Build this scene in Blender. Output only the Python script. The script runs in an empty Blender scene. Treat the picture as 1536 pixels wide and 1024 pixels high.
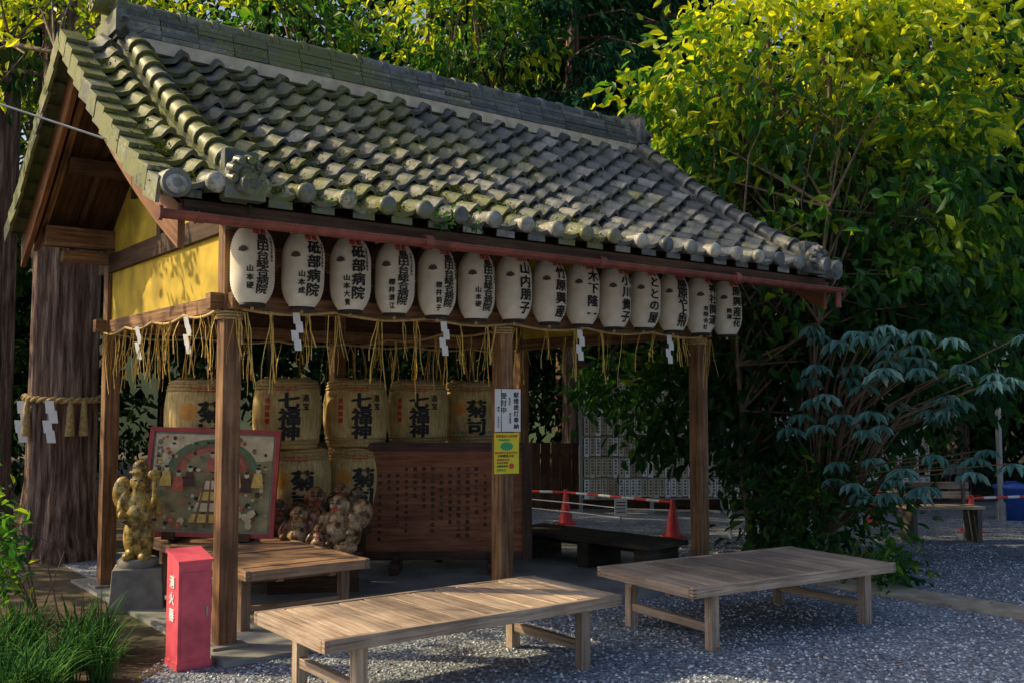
import bpy, math, random
import numpy as np
from mathutils import Matrix, Vector
random.seed(7)
S=bpy.context.scene
rad=math.radians
YAW=rad(37.4)
B=Matrix.Translation((-1.875,6.607,0))@Matrix.Rotation(YAW,4,'Z')   # pavilion frame: x along the front, y to the back
def T(x,y,z,rz=0,rx=0,ry=0):
    return Matrix.Translation((x,y,z))@Matrix.Rotation(rz,4,'Z')@Matrix.Rotation(ry,4,'Y')@Matrix.Rotation(rx,4,'X')

# ------------------------------------------------------------- glyphs
CH="島田台総合病院山本硬砥部成大貴櫻井清江莉子内朋竹原興産木下隆一小川貴ととの屋勝やよ飛献燈酒宝七福神菊司消火器受付中煙提灯奉納御祈願年月日神社境内之由来平安古人心道世開運招大吉祥登録商標醸造元特撰清正宗金銀花咲村有限会社医療法"
GL={}
def load_glyphs():
    obs=[]
    for c in sorted(set(CH)):
        cu=bpy.data.curves.new("g","FONT"); cu.body=c; cu.size=1; cu.resolution_u=2
        o=bpy.data.objects.new("g",cu); S.collection.objects.link(o); obs.append((c,o))
    bpy.context.view_layer.update()
    dg=bpy.context.evaluated_depsgraph_get()
    for c,o in obs:
        e=o.evaluated_get(dg); me=e.to_mesh()
        v=np.array([(p.co.x,p.co.y) for p in me.vertices]); f=[tuple(p.vertices) for p in me.polygons]
        if len(v):
            ctr=(v.max(0)+v.min(0))/2; v=(v-ctr)*1.0
        GL[c]=(v,f); e.to_mesh_clear()
    for c,o in obs:
        cu=o.data; bpy.data.objects.remove(o); bpy.data.curves.remove(cu)
load_glyphs()

# ------------------------------------------------------------- materials
def nmat(name):
    m=bpy.data.materials.new(name); m.use_nodes=True
    return m,m.node_tree,m.node_tree.nodes['Principled BSDF']
def N(nt,t,**k):
    n=nt.nodes.new(t)
    for a,b in k.items(): setattr(n,a,b)
    return n
def ramp(nt,stops,fac=None,interp='LINEAR'):
    r=nt.nodes.new('ShaderNodeValToRGB'); r.color_ramp.interpolation=interp
    e=r.color_ramp.elements
    while len(e)<len(stops): e.new(0.5)
    for i,(p,c) in enumerate(stops):
        e[i].position=p; e[i].color=(*c,1) if len(c)==3 else c
    if fac is not None: nt.links.new(fac,r.inputs[0])
    return r
def mixc(nt,fac,a,b,mode='MIX'):
    m=nt.nodes.new('ShaderNodeMix'); m.data_type='RGBA'; m.blend_type=mode
    for s,v in ((0,fac),(6,a),(7,b)):
        if isinstance(v,(int,float)): m.inputs[s].default_value=v
        elif isinstance(v,tuple): m.inputs[s].default_value=(*v,1)
        else: nt.links.new(v,m.inputs[s])
    return m.outputs[2]
def bump(nt,b,h,st=0.3,d=0.01):
    n=N(nt,'ShaderNodeBump'); n.inputs['Strength'].default_value=st; n.inputs['Distance'].default_value=d
    nt.links.new(h,n.inputs['Height']); nt.links.new(n.outputs[0],b.inputs['Normal'])
def objco(nt): return N(nt,'ShaderNodeTexCoord').outputs['Object']
def geoco(nt): return N(nt,'ShaderNodeNewGeometry').outputs['Position']
def noise(nt,co,sc,det=4,rough=.55):
    n=N(nt,'ShaderNodeTexNoise'); n.inputs['Scale'].default_value=sc; n.inputs['Detail'].default_value=det; n.inputs['Roughness'].default_value=rough
    nt.links.new(co,n.inputs['Vector']); return n.outputs['Fac']
def simple(name,col,rough=.6,var=.25,sc=12,metal=0,bst=.15):
    m,nt,b=nmat(name); co=objco(nt); f=noise(nt,co,sc)
    r=ramp(nt,[(.3,tuple(c*(1-var) for c in col)),(.7,tuple(min(1,c*(1+var)) for c in col))],f)
    nt.links.new(r.outputs[0],b.inputs['Base Color']); b.inputs['Roughness'].default_value=rough; b.inputs['Metallic'].default_value=metal
    bump(nt,b,f,bst); return m
def wood(name,dark,mid,light,rough=.7,grain=26,dirt=.5,spec=.3,iv=.28):
    m,nt,b=nmat(name)
    uv=N(nt,'ShaderNodeTexCoord').outputs['UV']; isl=N(nt,'ShaderNodeNewGeometry').outputs['Random Per Island']
    mp=N(nt,'ShaderNodeMapping'); mp.inputs['Scale'].default_value=(1.3,grain,1); nt.links.new(uv,mp.inputs[0])
    n=N(nt,'ShaderNodeTexNoise',noise_dimensions='4D'); n.inputs['Scale'].default_value=1.6; n.inputs['Detail'].default_value=6; n.inputs['Roughness'].default_value=.65; n.inputs['Distortion'].default_value=.4
    mu=N(nt,'ShaderNodeMath',operation='MULTIPLY'); mu.inputs[1].default_value=40; nt.links.new(isl,mu.inputs[0])
    nt.links.new(mp.outputs[0],n.inputs['Vector']); nt.links.new(mu.outputs[0],n.inputs['W'])
    r=ramp(nt,[(.3,dark),(.5,mid),(.72,light)],n.outputs['Fac'])
    g=noise(nt,objco(nt),2.3,6,.6)
    r2=ramp(nt,[(.35,(1-dirt,1-dirt,1-dirt*.95)),(.62,(1,1,1))],g)
    c=mixc(nt,1.0,r.outputs[0],r2.outputs[0],'MULTIPLY')
    r3=ramp(nt,[(0,(1-iv,1-iv,1-iv*.9)),(1,(1+iv*.6,1+iv*.5,1+iv*.45))],isl)
    c=mixc(nt,1.0,c,r3.outputs[0],'MULTIPLY')
    nt.links.new(c,b.inputs['Base Color']); b.inputs['Roughness'].default_value=rough; b.inputs['Specular IOR Level'].default_value=spec
    bump(nt,b,n.outputs['Fac'],.5,.006); return m
M={}
M['post']=wood('post_wood',(.08,.038,.018),(.30,.155,.075),(.52,.32,.175),.6)
M['dark']=wood('dark_wood',(.03,.015,.008),(.10,.048,.022),(.18,.095,.045),.7)
M['barge']=wood('barge_wood',(.08,.03,.012),(.26,.105,.04),(.42,.2,.09),.65)
M['bench']=wood('bench_wood',(.19,.115,.075),(.54,.41,.30),(.80,.68,.55),.6,30,.42,.4,.4)
M['benchd']=wood('bench_wood_dark',(.12,.06,.035),(.36,.22,.135),(.56,.40,.27),.5,30,.4,.4,.4)
M['black']=wood('bench_black',(.02,.016,.012),(.065,.05,.036),(.15,.115,.08),.55)
M['board']=wood('board_wood',(.13,.04,.016),(.28,.10,.045),(.42,.17,.08),.5,14,.3)
M['frame']=wood('frame_wood',(.03,.016,.012),(.09,.043,.028),(.17,.085,.05),.45)
def tile_mat(name='roof_tile',g=1.0):
    m,nt,b=nmat(name); geo=N(nt,'ShaderNodeNewGeometry'); co=objco(nt)
    r=ramp(nt,[(0,(.045*g,.055*g,.068*g)),(.35,(.095*g,.108*g,.122*g)),(.7,(.155*g,.165*g,.17*g)),(1,(.30*g,.295*g,.27*g))],geo.outputs['Random Per Island'])
    f=noise(nt,co,9,6,.7); r2=ramp(nt,[(.3,(.33,.34,.36)),(.65,(1.5,1.45,1.35))],f)
    c=mixc(nt,1,r.outputs[0],r2.outputs[0],'MULTIPLY')
    f2=noise(nt,co,1.4,4,.6); f3=noise(nt,co,38,4,.7)
    sx=N(nt,'ShaderNodeSeparateXYZ'); nt.links.new(co,sx.inputs[0])
    gx=N(nt,'ShaderNodeMapRange'); gx.inputs[1].default_value=-.8; gx.inputs[2].default_value=4.5; gx.inputs[3].default_value=.19; gx.inputs[4].default_value=-.04; nt.links.new(sx.outputs[0],gx.inputs[0])
    a=N(nt,'ShaderNodeMath',operation='ADD'); nt.links.new(f2,a.inputs[0]); nt.links.new(gx.outputs[0],a.inputs[1])
    a2=N(nt,'ShaderNodeMath',operation='MULTIPLY'); nt.links.new(a.outputs[0],a2.inputs[0]); nt.links.new(f3,a2.inputs[1])
    mk=ramp(nt,[(.27,(0,0,0)),(.36,(1,1,1))],a2.outputs[0])
    c=mixc(nt,mk.outputs[0],c,(.16,.17,.04))
    nt.links.new(c,b.inputs['Base Color']); rr=ramp(nt,[(.3,(.30,)*3),(.7,(.6,)*3)],f); nt.links.new(rr.outputs[0],b.inputs['Roughness'])
    bump(nt,b,f3,.4,.006); return m
M['tile']=tile_mat(); M['tileend']=tile_mat('eave_tile',1.5)
def paper():
    m,nt,b=nmat('lantern_paper'); co=objco(nt)
    f=noise(nt,co,6,5); r=ramp(nt,[(.3,(.74,.66,.53)),(.6,(.94,.89,.78))],f)
    nt.links.new(r.outputs[0],b.inputs['Base Color']); b.inputs['Roughness'].default_value=.6
    tr=N(nt,'ShaderNodeBsdfTranslucent'); tr.inputs[0].default_value=(.9,.78,.56,1); mx=N(nt,'ShaderNodeMixShader'); mx.inputs[0].default_value=.12
    out=nt.nodes['Material Output']; nt.links.new(b.outputs[0],mx.inputs[1]); nt.links.new(tr.outputs[0],mx.inputs[2]); nt.links.new(mx.outputs[0],out.inputs[0]); return m
M['paper']=paper()
M['ink']=simple('ink_black',(.018,.016,.016),.6,.1)
M['fan']=simple('fan_brown',(.07,.055,.05),.6,.1)
M['red']=simple('ink_red',(.65,.03,.03),.6,.1)
M['white']=simple('white_paper',(.82,.83,.84),.6,.06)
M['yellow']=simple('yellow_paper',(.85,.75,.03),.5,.06)
M['greenink']=simple('green_ink',(.05,.40,.15),.6,.1)
M['plaster']=simple('yellow_plaster',(.55,.385,.04),.85,.4,3)
M['whiteplaster']=simple('white_plaster',(.66,.56,.42),.85,.3,6)
M['copper']=simple('copper_gutter',(.23,.065,.045),.35,.4,8,.2)
M['redbox']=simple('faded_red_paint',(.80,.11,.16),.45,.35,5)
M['straw']=simple('straw',(.66,.45,.11),.8,.35,30)
M['rope']=simple('rope',(.48,.34,.15),.85,.35,40)
M['conc']=simple('concrete',(.27,.27,.26),.7,.4,2.2)
M['stone']=simple('stone',(.26,.25,.22),.8,.3,10)
M['path']=simple('path_stone',(.42,.36,.28),.75,.3,6)
M['cone']=simple('cone_red',(.75,.06,.05),.45,.15)
M['blue']=simple('blue_plastic',(.04,.12,.5),.4,.1)
M['metal']=simple('grey_metal',(.35,.37,.38),.4,.2,8,.5)
M['wire']=simple('wire',(.10,.09,.08),.5,.1)
M['gold']=simple('orange_print',(.75,.33,.05),.6,.15)
M['pink']=simple('pink_print',(.66,.22,.2),.6,.2)
def statuem(name,a,b_,c_):
    m,nt,b=nmat(name); co=objco(nt); f=noise(nt,co,17,3,.5); r=ramp(nt,[(.38,a),(.5,b_),(.62,c_)],f)
    g=noise(nt,co,60,4); r2=ramp(nt,[(.35,(.5,.45,.4)),(.6,(1,1,1))],g); c=mixc(nt,1,r.outputs[0],r2.outputs[0],'MULTIPLY')
    nt.links.new(c,b.inputs['Base Color']); b.inputs['Roughness'].default_value=.35; bump(nt,b,g,.4,.006); return m
M['clay2']=statuem('statue_cream',(.12,.06,.03),(.46,.30,.15),(.60,.44,.25)); M['clay3']=statuem('statue_rose',(.08,.035,.02),(.34,.15,.08),(.48,.28,.15)); M['statue']=statuem('statue_brown',(.05,.03,.02),(.20,.11,.06),(.38,.23,.12)); M['statue2']=statuem('statue_straw_gold',(.16,.10,.02),(.48,.33,.08),(.66,.48,.14))
def strawmat():
    m,nt,b=nmat('barrel_straw'); co=objco(nt)
    mp=N(nt,'ShaderNodeMapping'); mp.inputs['Scale'].default_value=(60,60,4); nt.links.new(co,mp.inputs[0])
    f=noise(nt,mp.outputs[0],1.2,4); g=noise(nt,co,5,4)
    r=ramp(nt,[(.3,(.5,.35,.12)),(.7,(.88,.68,.32))],f); r2=ramp(nt,[(.3,(.6,.55,.5)),(.6,(1,1,1))],g)
    c=mixc(nt,1,r.outputs[0],r2.outputs[0],'MULTIPLY'); nt.links.new(c,b.inputs['Base Color']); b.inputs['Roughness'].default_value=.75; bump(nt,b,f,.4,.006); return m
M['barrel']=strawmat()
def bark():
    m,nt,b=nmat('cedar_bark'); co=objco(nt)
    mp=N(nt,'ShaderNodeMapping'); mp.inputs['Scale'].default_value=(9,9,.7); nt.links.new(co,mp.inputs[0])
    f=noise(nt,mp.outputs[0],2.2,8,.7); r=ramp(nt,[(.36,(.03,.02,.015)),(.5,(.22,.13,.10)),(.66,(.52,.39,.32))],f)
    nt.links.new(r.outputs[0],b.inputs['Base Color']); b.inputs['Roughness'].default_value=.9; bump(nt,b,f,1,.06); return m
M['bark']=bark()
M['bark2']=simple('branch_bark',(.16,.11,.07),.85,.4,14)
def leaf(name,dark,mid,light,trans,tf=.4,rough=.42,gloss=True):
    m,nt,b=nmat(name); at=N(nt,'ShaderNodeAttribute'); at.attribute_name='tint'
    r=ramp(nt,[(0,dark),(.5,mid),(1,light)],at.outputs['Fac'])
    out=nt.nodes['Material Output']
    if gloss:
        nt.links.new(r.outputs[0],b.inputs['Base Color']); b.inputs['Roughness'].default_value=rough; b.inputs['Specular IOR Level'].default_value=.35
    else:
        nt.nodes.remove(b); b=N(nt,'ShaderNodeBsdfDiffuse'); nt.links.new(r.outputs[0],b.inputs[0])
    if tf<=0:
        nt.links.new(b.outputs[0],out.inputs[0]); return m
    tr=N(nt,'ShaderNodeBsdfTranslucent'); c=mixc(nt,1,r.outputs[0],trans,'MULTIPLY'); nt.links.new(c,tr.inputs[0])
    mx=N(nt,'ShaderNodeMixShader'); mx.inputs[0].default_value=tf
    nt.links.new(b.outputs[0],mx.inputs[1]); nt.links.new(tr.outputs[0],mx.inputs[2]); nt.links.new(mx.outputs[0],out.inputs[0]); return m
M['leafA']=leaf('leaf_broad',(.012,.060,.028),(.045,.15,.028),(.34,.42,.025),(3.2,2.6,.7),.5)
M['leafB']=leaf('leaf_forest',(.010,.038,.018),(.03,.080,.024),(.12,.17,.025),(3,2.6,.7),0,.4,False)
M['leafC']=leaf('leaf_cedar',(.012,.050,.028),(.028,.095,.045),(.07,.16,.05),(2,2,.7),0,.4,False)
M['leafD']=leaf('leaf_glossy',(.05,.15,.12),(.14,.32,.28),(.34,.54,.50),(1.2,1.6,.8),0,.22)
M['grass']=leaf('grass_blades',(.02,.075,.025),(.06,.17,.04),(.15,.28,.06),(2,2,.6),0,.4,False)
M['dry']=leaf('dry_leaf',(.10,.04,.02),(.26,.12,.05),(.42,.22,.1),(1,1,.8),0,.7,False)
M['moss']=leaf('moss',(.07,.10,.02),(.16,.18,.03),(.32,.26,.04),(1,1,.8),0,.7,False)

# ------------------------------------------------------------- mesh builder
class MB:
    def __init__(s): s.v=[];s.f=[];s.m=[];s.uv=[];s.sm=[];s.ml=[]
    def mi(s,k):
        if k not in s.ml: s.ml.append(k)
        return s.ml.index(k)
    def add(s,vs,fs,k,uvs=None,smooth=False,mtx=None):
        o=len(s.v); i=s.mi(k)
        for p in vs:
            s.v.append(tuple(mtx@Vector(p)) if mtx is not None else tuple(p))
        for j,f in enumerate(fs):
            s.f.append(tuple(a+o for a in f)); s.m.append(i); s.sm.append(smooth)
            if uvs: s.uv.extend(uvs[j])
            else: s.uv.extend([(vs[a][0],vs[a][2] if len(vs[a])>2 else 0) for a in f])
    def box(s,c,d,k,mtx=None,taper=None):
        x,y,z=d[0]/2,d[1]/2,d[2]/2
        vs=[(sx*x,sy*y,sz*z) for sz in(-1,1) for sy in(-1,1) for sx in(-1,1)]
        if taper: vs=[(p[0]*(taper if p[2]>0 else 1),p[1]*(taper if p[2]>0 else 1),p[2]) for p in vs]
        fs=[(0,2,3,1),(4,5,7,6),(0,1,5,4),(1,3,7,5),(3,2,6,7),(2,0,4,6)]
        L=max(range(3),key=lambda i:d[i]); ro=random.random()*5; uvs=[]
        for f in fs:
            pts=[vs[a] for a in f]; ext=[max(p[i] for p in pts)-min(p[i] for p in pts) for i in range(3)]
            ax=[i for i in range(3) if i!=min(range(3),key=lambda i:ext[i])]
            if L in ax: a=L; b=[i for i in ax if i!=L][0]
            else: a,b=ax
            uvs.append([(p[a]+ro,p[b]+ro*1.7) for p in pts])
        m=Matrix.Translation(c) if mtx is None else mtx@Matrix.Translation(c)
        s.add(vs,fs,k,uvs,False,m)
    def lathe(s,prof,k,seg=24,mtx=None,smooth=True,cap=True,a0=0,a1=2*math.pi):
        full=abs(a1-a0-2*math.pi)<1e-6; n=seg if full else seg+1
        vs=[];fs=[]
        for r,z in prof:
            for i in range(n):
                a=a0+(a1-a0)*i/seg; vs.append((r*math.cos(a),r*math.sin(a),z))
        for j in range(len(prof)-1):
            for i in range(seg):
                i2=(i+1)%n; fs.append((j*n+i,j*n+i2,(j+1)*n+i2,(j+1)*n+i))
        s.add(vs,fs,k,None,smooth,mtx)
        if cap and full:
            s.add(vs[:n],[tuple(range(n))[::-1]],k,None,False,mtx); s.add(vs[-n:],[tuple(range(n))],k,None,False,mtx)
    def cyl(s,p0,p1,r0,k,r1=None,seg=12,smooth=True):
        p0=Vector(p0);p1=Vector(p1);d=p1-p0; m=Matrix.Translation(p0)@d.to_track_quat('Z','Y').to_matrix().to_4x4()
        s.lathe([(r0,0),(r1 if r1 is not None else r0,d.length)],k,seg,m,smooth)
    def tube(s,pts,r,k,seg=6):
        pts=[Vector(p) for p in pts]; vs=[];fs=[]
        for i,p in enumerate(pts):
            d=(pts[min(i+1,len(pts)-1)]-pts[max(i-1,0)]).normalized(); q=d.to_track_quat('Z','Y')
            rr=r[i] if isinstance(r,(list,tuple)) else r
            for j in range(seg):
                a=2*math.pi*j/seg; vs.append(tuple(p+q@Vector((rr*math.cos(a),rr*math.sin(a),0))))
        for i in range(len(pts)-1):
            for j in range(seg):
                j2=(j+1)%seg; fs.append((i*seg+j,i*seg+j2,(i+1)*seg+j2,(i+1)*seg+j))
        s.add(vs,fs,k,None,True)
    def text(s,string,x,z,size,k,fn,step=None,vert=True,bold=.02,sx=1.0):
        """fn(x,z,depth)->3d ; vertical column centred at x starting at top z"""
        step=step or size*1.08
        for n,c in enumerate(string):
            if c not in GL or not len(GL[c][0]): continue
            v,f=GL[c]
            cx=x if vert else x+n*step; cz=z-(n+.5)*step if vert else z
            for bi,(bx,bz) in enumerate(((0,0),(bold,0),(0,bold*.8),(-bold,0),(0,-bold*.8)) if bold else ((0,0),)):
                vs=[fn(cx+(p[0]+bx)*size*sx,cz+(p[1]+bz)*size,bi*.0005) for p in v]
                s.add(vs,f,k)
    def done(s,name,mtx=None,parent=None,bevel=0):
        me=bpy.data.meshes.new(name); me.from_pydata(s.v,[],s.f)
        for k in s.ml: me.materials.append(M[k])
        me.polygons.foreach_set('material_index',s.m); me.polygons.foreach_set('use_smooth',s.sm)
        uv=me.uv_layers.new(name='UVMap'); uv.data.foreach_set('uv',np.array(s.uv,dtype=np.float32).ravel())
        me.update(); o=bpy.data.objects.new(name,me); S.collection.objects.link(o)
        if parent: o.parent=parent
        if mtx is not None: o.matrix_local=mtx
        if bevel:
            b=o.modifiers.new('bevel','BEVEL'); b.width=bevel; b.segments=2; b.limit_method='ANGLE'; b.angle_limit=rad(50); b.harden_normals=False
        return o

# ------------------------------------------------------------- pavilion
pav=bpy.data.objects.new('shrine_pavilion',None); S.collection.objects.link(pav); pav.matrix_world=B
W,Dp=4.55,2.7; EV=-.95; RV=1.35
def zr(v):
    t=(min(v,2*RV-v)-EV)/(RV-EV); return 2.75+1.55*(.75*t+.25*t*t)
def slope(v):
    e=.02; s_=(zr(v+e)-zr(v-e))/(2*e) if abs(v-RV)>.03 else (zr(RV)-zr(RV-.04))/.04
    return s_
def nrm(v):
    s_=slope(v); l=math.sqrt(1+s_*s_); return (-s_/l,1/l)
mb=MB()
for (x,y) in [(0,0),(2.265,0),(4.56,0),(0,Dp),(2.2,Dp),(4.56,Dp)]:
    mb.box((x,y,1.55),(.125,.125,3.04),'post')
    mb.box((x,y,.015),(.24,.24,.07),'stone')
mb.done('posts',parent=pav,bevel=.006)
mb=MB()
for y in(0,Dp):
    mb.box((W/2,y,2.27),(W+.3,.09,.11),'post'); mb.box((W/2,y,3.02),(W+1.15,.13,.17),'post')
for x in(0,W):
    mb.box((x,Dp/2,2.268),(.085,Dp+.3,.11),'post'); mb.box((x,Dp/2,2.815),(.12,Dp+.5,.16),'dark')
mb.box((2.265,Dp/2,2.815),(.12,Dp+.2,.16),'dark')
for y in(.67,2.03): mb.box((W/2,y,zr(y)-.26),(W+1.1,.1,.12),'dark')
mb.box((W/2,RV,zr(RV)-.3),(W+1.12,.12,.16),'dark')
for x in(0,W):
    mb.box((x,RV,3.4),(.1,.1,1.02),'dark')
    mb.box((x,RV,3.35),(.09,1.5,.1),'dark')
for y in (0,Dp): mb.box((-.18,y,2.86),(.5,.1,.1),'post')
mb.done('beams',parent=pav,bevel=.005)
mb=MB()
for x in(0,W): mb.box((x,Dp/2,2.53),(.05,Dp-.12,.412),'plaster')
for x in(0,W):
    vs=[];n=16
    for i in range(n+1):
        v=-.05+2.8*i/n; vs+= [(x-.01,v,2.9),(x-.01,v,max(2.9,zr(v)-.17))]
    mb.add(vs,[(2*i,2*i+2,2*i+3,2*i+1) for i in range(n)],'plaster')
mb.box((W/2,Dp,2.6),(W-.12,.03,.55),'dark')
mb.done('plaster_walls',parent=pav)
def strip(mb,u0,u1,vs,top,bot,k):
    P=[]
    for v in vs:
        for o in(top,bot):
            for u in(u0,u1): P.append((u,v,zr(v)+o))
    F=[];UV=[];ro=random.random()*9
    for i in range(len(vs)-1):
        a=i*4;b=a+4
        for q in((a,a+1,b+1,b),(a+2,b+2,b+3,a+3),(a,b,b+2,a+2),(a+1,a+3,b+3,b+1)):
            F.append(q); UV.append([(P[t][1]*1.1+ro,(P[t][0]+P[t][2]-zr(P[t][1])+ro)) for t in q])
    F.append((0,2,3,1)); UV.append([(ro,P[t][0]) for t in (0,2,3,1)])
    e=len(P)-4; F.append((e,e+1,e+3,e+2)); UV.append([(ro,P[t][0]) for t in (e,e+1,e+3,e+2)])
    mb.add(P,F,k,UV)
va=[EV+(3.05-EV)*i/24 for i in range(25)]
va=sorted(set(va+[RV]))
mb=MB()
strip(mb,-.66,W+.66,va,-.035,-.075,'dark')
mb.done('roof_deck',parent=pav)
mb=MB()
for i in range(21):
    u=-.56+i*(W+1.12)/20
    strip(mb,u-.025,u+.025,va,-.077,-.15,'dark' if 0<i<20 else 'post')
mb.box((W/2,EV+.01,zr(EV)-.06),(W+1.3,.035,.07),'dark')
mb.done('rafters',parent=pav)
mb=MB()
for u in(-.68,W+.64): strip(mb,u,u+.04,va,-.05,-.30,'barge')
mb.done('barge_boards',parent=pav)

# tiles
def arc_rows(n):
    vv=np.linspace(EV,RV-.02,400); z=np.array([zr(v) for v in vv]); s_=np.concatenate([[0],np.cumsum(np.hypot(np.diff(vv),np.diff(z)))])
    return [float(np.interp(s_[-1]*i/n,s_,vv)) for i in range(n+1)]
ROWS=13; rv=arc_rows(ROWS); TW=.275; U0=-.74; NC=22
prof=[]
for i in range(12):
    x=i/11
    h=-.030*math.sin(math.pi*x/.66) if x<.66 else .064*math.sin(math.pi*(x-.66)/.34)**.8
    prof.append((x*1.03,h+.03))
def tiles(mb,back=False):
    for c in range(NC):
        for r in range(ROWS):
            v0,v1=rv[r],rv[r+1]
            if back and 2*RV-v0>3.2: continue
            jz=random.uniform(-.006,.010); ju=random.uniform(-.009,.009); jr=random.uniform(-.025,.025); jv=random.uniform(-.012,.012)
            P=[]
            for (v,up) in((v0-.012+jv,.062),((v0+v1)/2+jv,.032),(v1+.02,.002)):
                n=nrm(v)
                for x,h in prof:
                    u=U0+c*TW+x*TW+ju+jr*(v-v0)*4; hh=h+up+jz+(x-.5)*jr*.5
                    P.append((u,v+n[0]*hh,zr(v)+n[1]*hh))
            n=nrm(v0); L=len(prof)
            for j in range(L):
                p=P[j]; P.append((p[0],p[1]-n[0]*.034,p[2]-n[1]*.034))
            F=[]
            for a in(0,L):
                for j in range(L-1): F.append((a+j,a+j+1,a+L+j+1,a+L+j))
            lip=[P[j] for j in range(L)]+P[3*L:4*L]
            top=P[:3*L]
            if back: top=[(p[0],2*RV-p[1],p[2]) for p in top]; lip=[(p[0],2*RV-p[1],p[2]) for p in lip]
            mb.add(top,F,'tile',None,True)
            mb.add(lip,[(L+j,L+j+1,j+1,j) for j in range(L-1)],'tile',None,False)
mb=MB(); tiles(mb); tiles(mb,True)
for c in range(NC):
    u=U0+c*TW+.85*TW+random.uniform(-.006,.006); z=zr(EV)+.085+random.uniform(-.006,.006)
    m=T(u,EV-.03,z)@Matrix.Rotation(rad(96),4,'X')
    mb.lathe([(.052,-.10),(.055,.045),(.060,.050),(.060,.066),(.054,.078),(.042,.088),(.024,.094),(.002,.096)],'tileend',18,m)
    mb.box((u-.13,EV-.016,zr(EV)+.008),(.15,.014,.045),'tile')
mb.done('roof_tiles',parent=pav)
mb=MB()
ua,ub=-.40,W+.42
zt=zr(RV)-.02
mb.box(((ua+ub)/2,RV,zt+.03),(ub-ua-.05,.34,.10),'whiteplaster')
for l in range(5):
    w_=.36-.03*l; u=ua
    while u<ub-.02:
        L=min(.29,ub-u)
        mb.box((u+L/2,RV+random.uniform(-.004,.004),zt+.10+l*.043+random.uniform(-.002,.002)),(L-.006,w_+random.uniform(-.01,.01),.034),'tile'); u+=.29
    mb.box(((ua+ub)/2,RV,zt+.10+l*.043+.0215),(ub-ua-.02,w_-.05,.012),'whiteplaster' if l<1 else 'dark')
u=ua
while u<ub:
    z=zt+.315+random.uniform(-.003,.003)
    mb.cyl((u,RV,z),(u+.26,RV,z+.004),.075,'tile',.068,14); mb.cyl((u+.20,RV,z),(u+.245,RV,z),.088,'tile',None,14); u+=.26
mb.done('main_ridge',parent=pav)
mb=MB()
for (u,sg) in((-.42,-1),(W+.44,1)):
    mb.box((u,RV,zt+.2),(.07,.44,.34),'tile'); mb.box((u+sg*.03,RV,zt+.14),(.06,.56,.16),'tile')
    mb.cyl((u,RV,zt+.36),(u+sg*.16,RV,zt+.37),.11,'tile',None,18)
    mb.cyl((u+sg*.16,RV,zt+.37),(u+sg*.18,RV,zt+.37),.085,'tile',.03,18)
    for a in range(8):
        an=a*math.pi/4; mb.cyl((u+sg*.15,RV+.085*math.cos(an),zt+.37+.085*math.sin(an)),(u+sg*.175,RV+.085*math.cos(an),zt+.37+.085*math.sin(an)),.022,'tile',.012,8)
    for sy in(-1,1):
        mb.tube([(u,RV+sy*.18,zt+.1),(u,RV+sy*.27,zt+.07),(u,RV+sy*.31,zt+.14),(u,RV+sy*.26,zt+.18)],[.04,.045,.04,.02],'tile',8)
def rp(u,v,h):
    n=nrm(v); return Vector((u,v+n[0]*h,zr(v)+n[1]*h))
for u in(-.34,W+.40):
    for side in(0,1):
        vs=arc_rows(13)
        for i in range(13):
            v0,v1=vs[i],vs[i+1]
            if side and 2*RV-v0>3.2: continue
            fl=(lambda p:Vector((p.x,2*RV-p.y,p.z))) if side else (lambda p:p)
            if v0>RV-.2: continue
            for h,w_ in((.075,.25),(.115,.21)):
                a=rp(u,v0+.05,h);b=rp(u,v1+.05,h); c=fl((a+b)/2); d=(b-a)
                ang=math.atan2(d.z,d.y)*(-1 if side else 1)
                mb.box((0,0,0),(w_,d.length-.006,.034),'tile',Matrix.Translation(c)@Matrix.Rotation(ang+random.uniform(-.02,.02),4,'X'))
            a=fl(rp(u,v0+.03,.165)); b=fl(rp(u,v1+.035,.155))
            mb.cyl(a,b,.074,'tile',.064,14); d=(b-a); mb.cyl(a+d*.0,a+d*.2,.086,'tile',.08,14)
    e=rp(u,EV+.0,.16); dn=Vector((0,-.93,-.2))
    mb.cyl(e+Vector((0,.06,0)),e+dn*.06,.10,'tile',.105,20); mb.cyl(e+dn*.06,e+dn*.1,.05,'tile',.03,12)
    for a in range(9):
        an=a*2*math.pi/9; q=e+Vector((.085*math.cos(an),0,.085*math.sin(an)))
        mb.cyl(q+dn*.03,q+dn*.095,.033,'tile',.02,10)
    mb.box((e.x,e.y+.0,e.z-.10),(.24,.09,.10),'tile'); mb.box((e.x,e.y+.05,e.z+.02),(.2,.06,.24),'tile')
    mb.cyl((e.x,e.y+.02,e.z-.05),(e.x,e.y-.14,e.z-.08),.055,'tileend',.06,16)
for u,sg in((-.72,-1),(W+.72,1)):
    for side in(0,1):
        for r in range(ROWS):
            v0,v1=rv[r],rv[r+1]
            if side and 2*RV-v0>3.2: continue
            a=rp(u,v0-.01,.065);b=rp(u,v1+.01,.03); c=(a+b)/2; d=b-a; ang=math.atan2(d.z,d.y)
            if side: c.y=2*RV-c.y; ang=-ang
            R=Matrix.Translation(c)@Matrix.Rotation(ang,4,'X')@Matrix.Rotation(random.uniform(-.04,.04),4,'Z')
            mb.box((sg*.01,0,.012),(.15,d.length+.01,.026),'tile',R); mb.box((sg*.075,0,-.055),(.024,d.length+.008,.13),'tile',R)
    e=rp(u,EV,.07); mb.cyl(e+Vector((0,.08,0)),e+Vector((0,-.06,-.02)),.075,'tileend',.08,18); mb.cyl(e+Vector((0,-.06,-.02)),e+Vector((0,-.075,-.02)),.06,'tileend',.03,18)
mb.done('ridge_and_verge_tiles',parent=pav)
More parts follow.
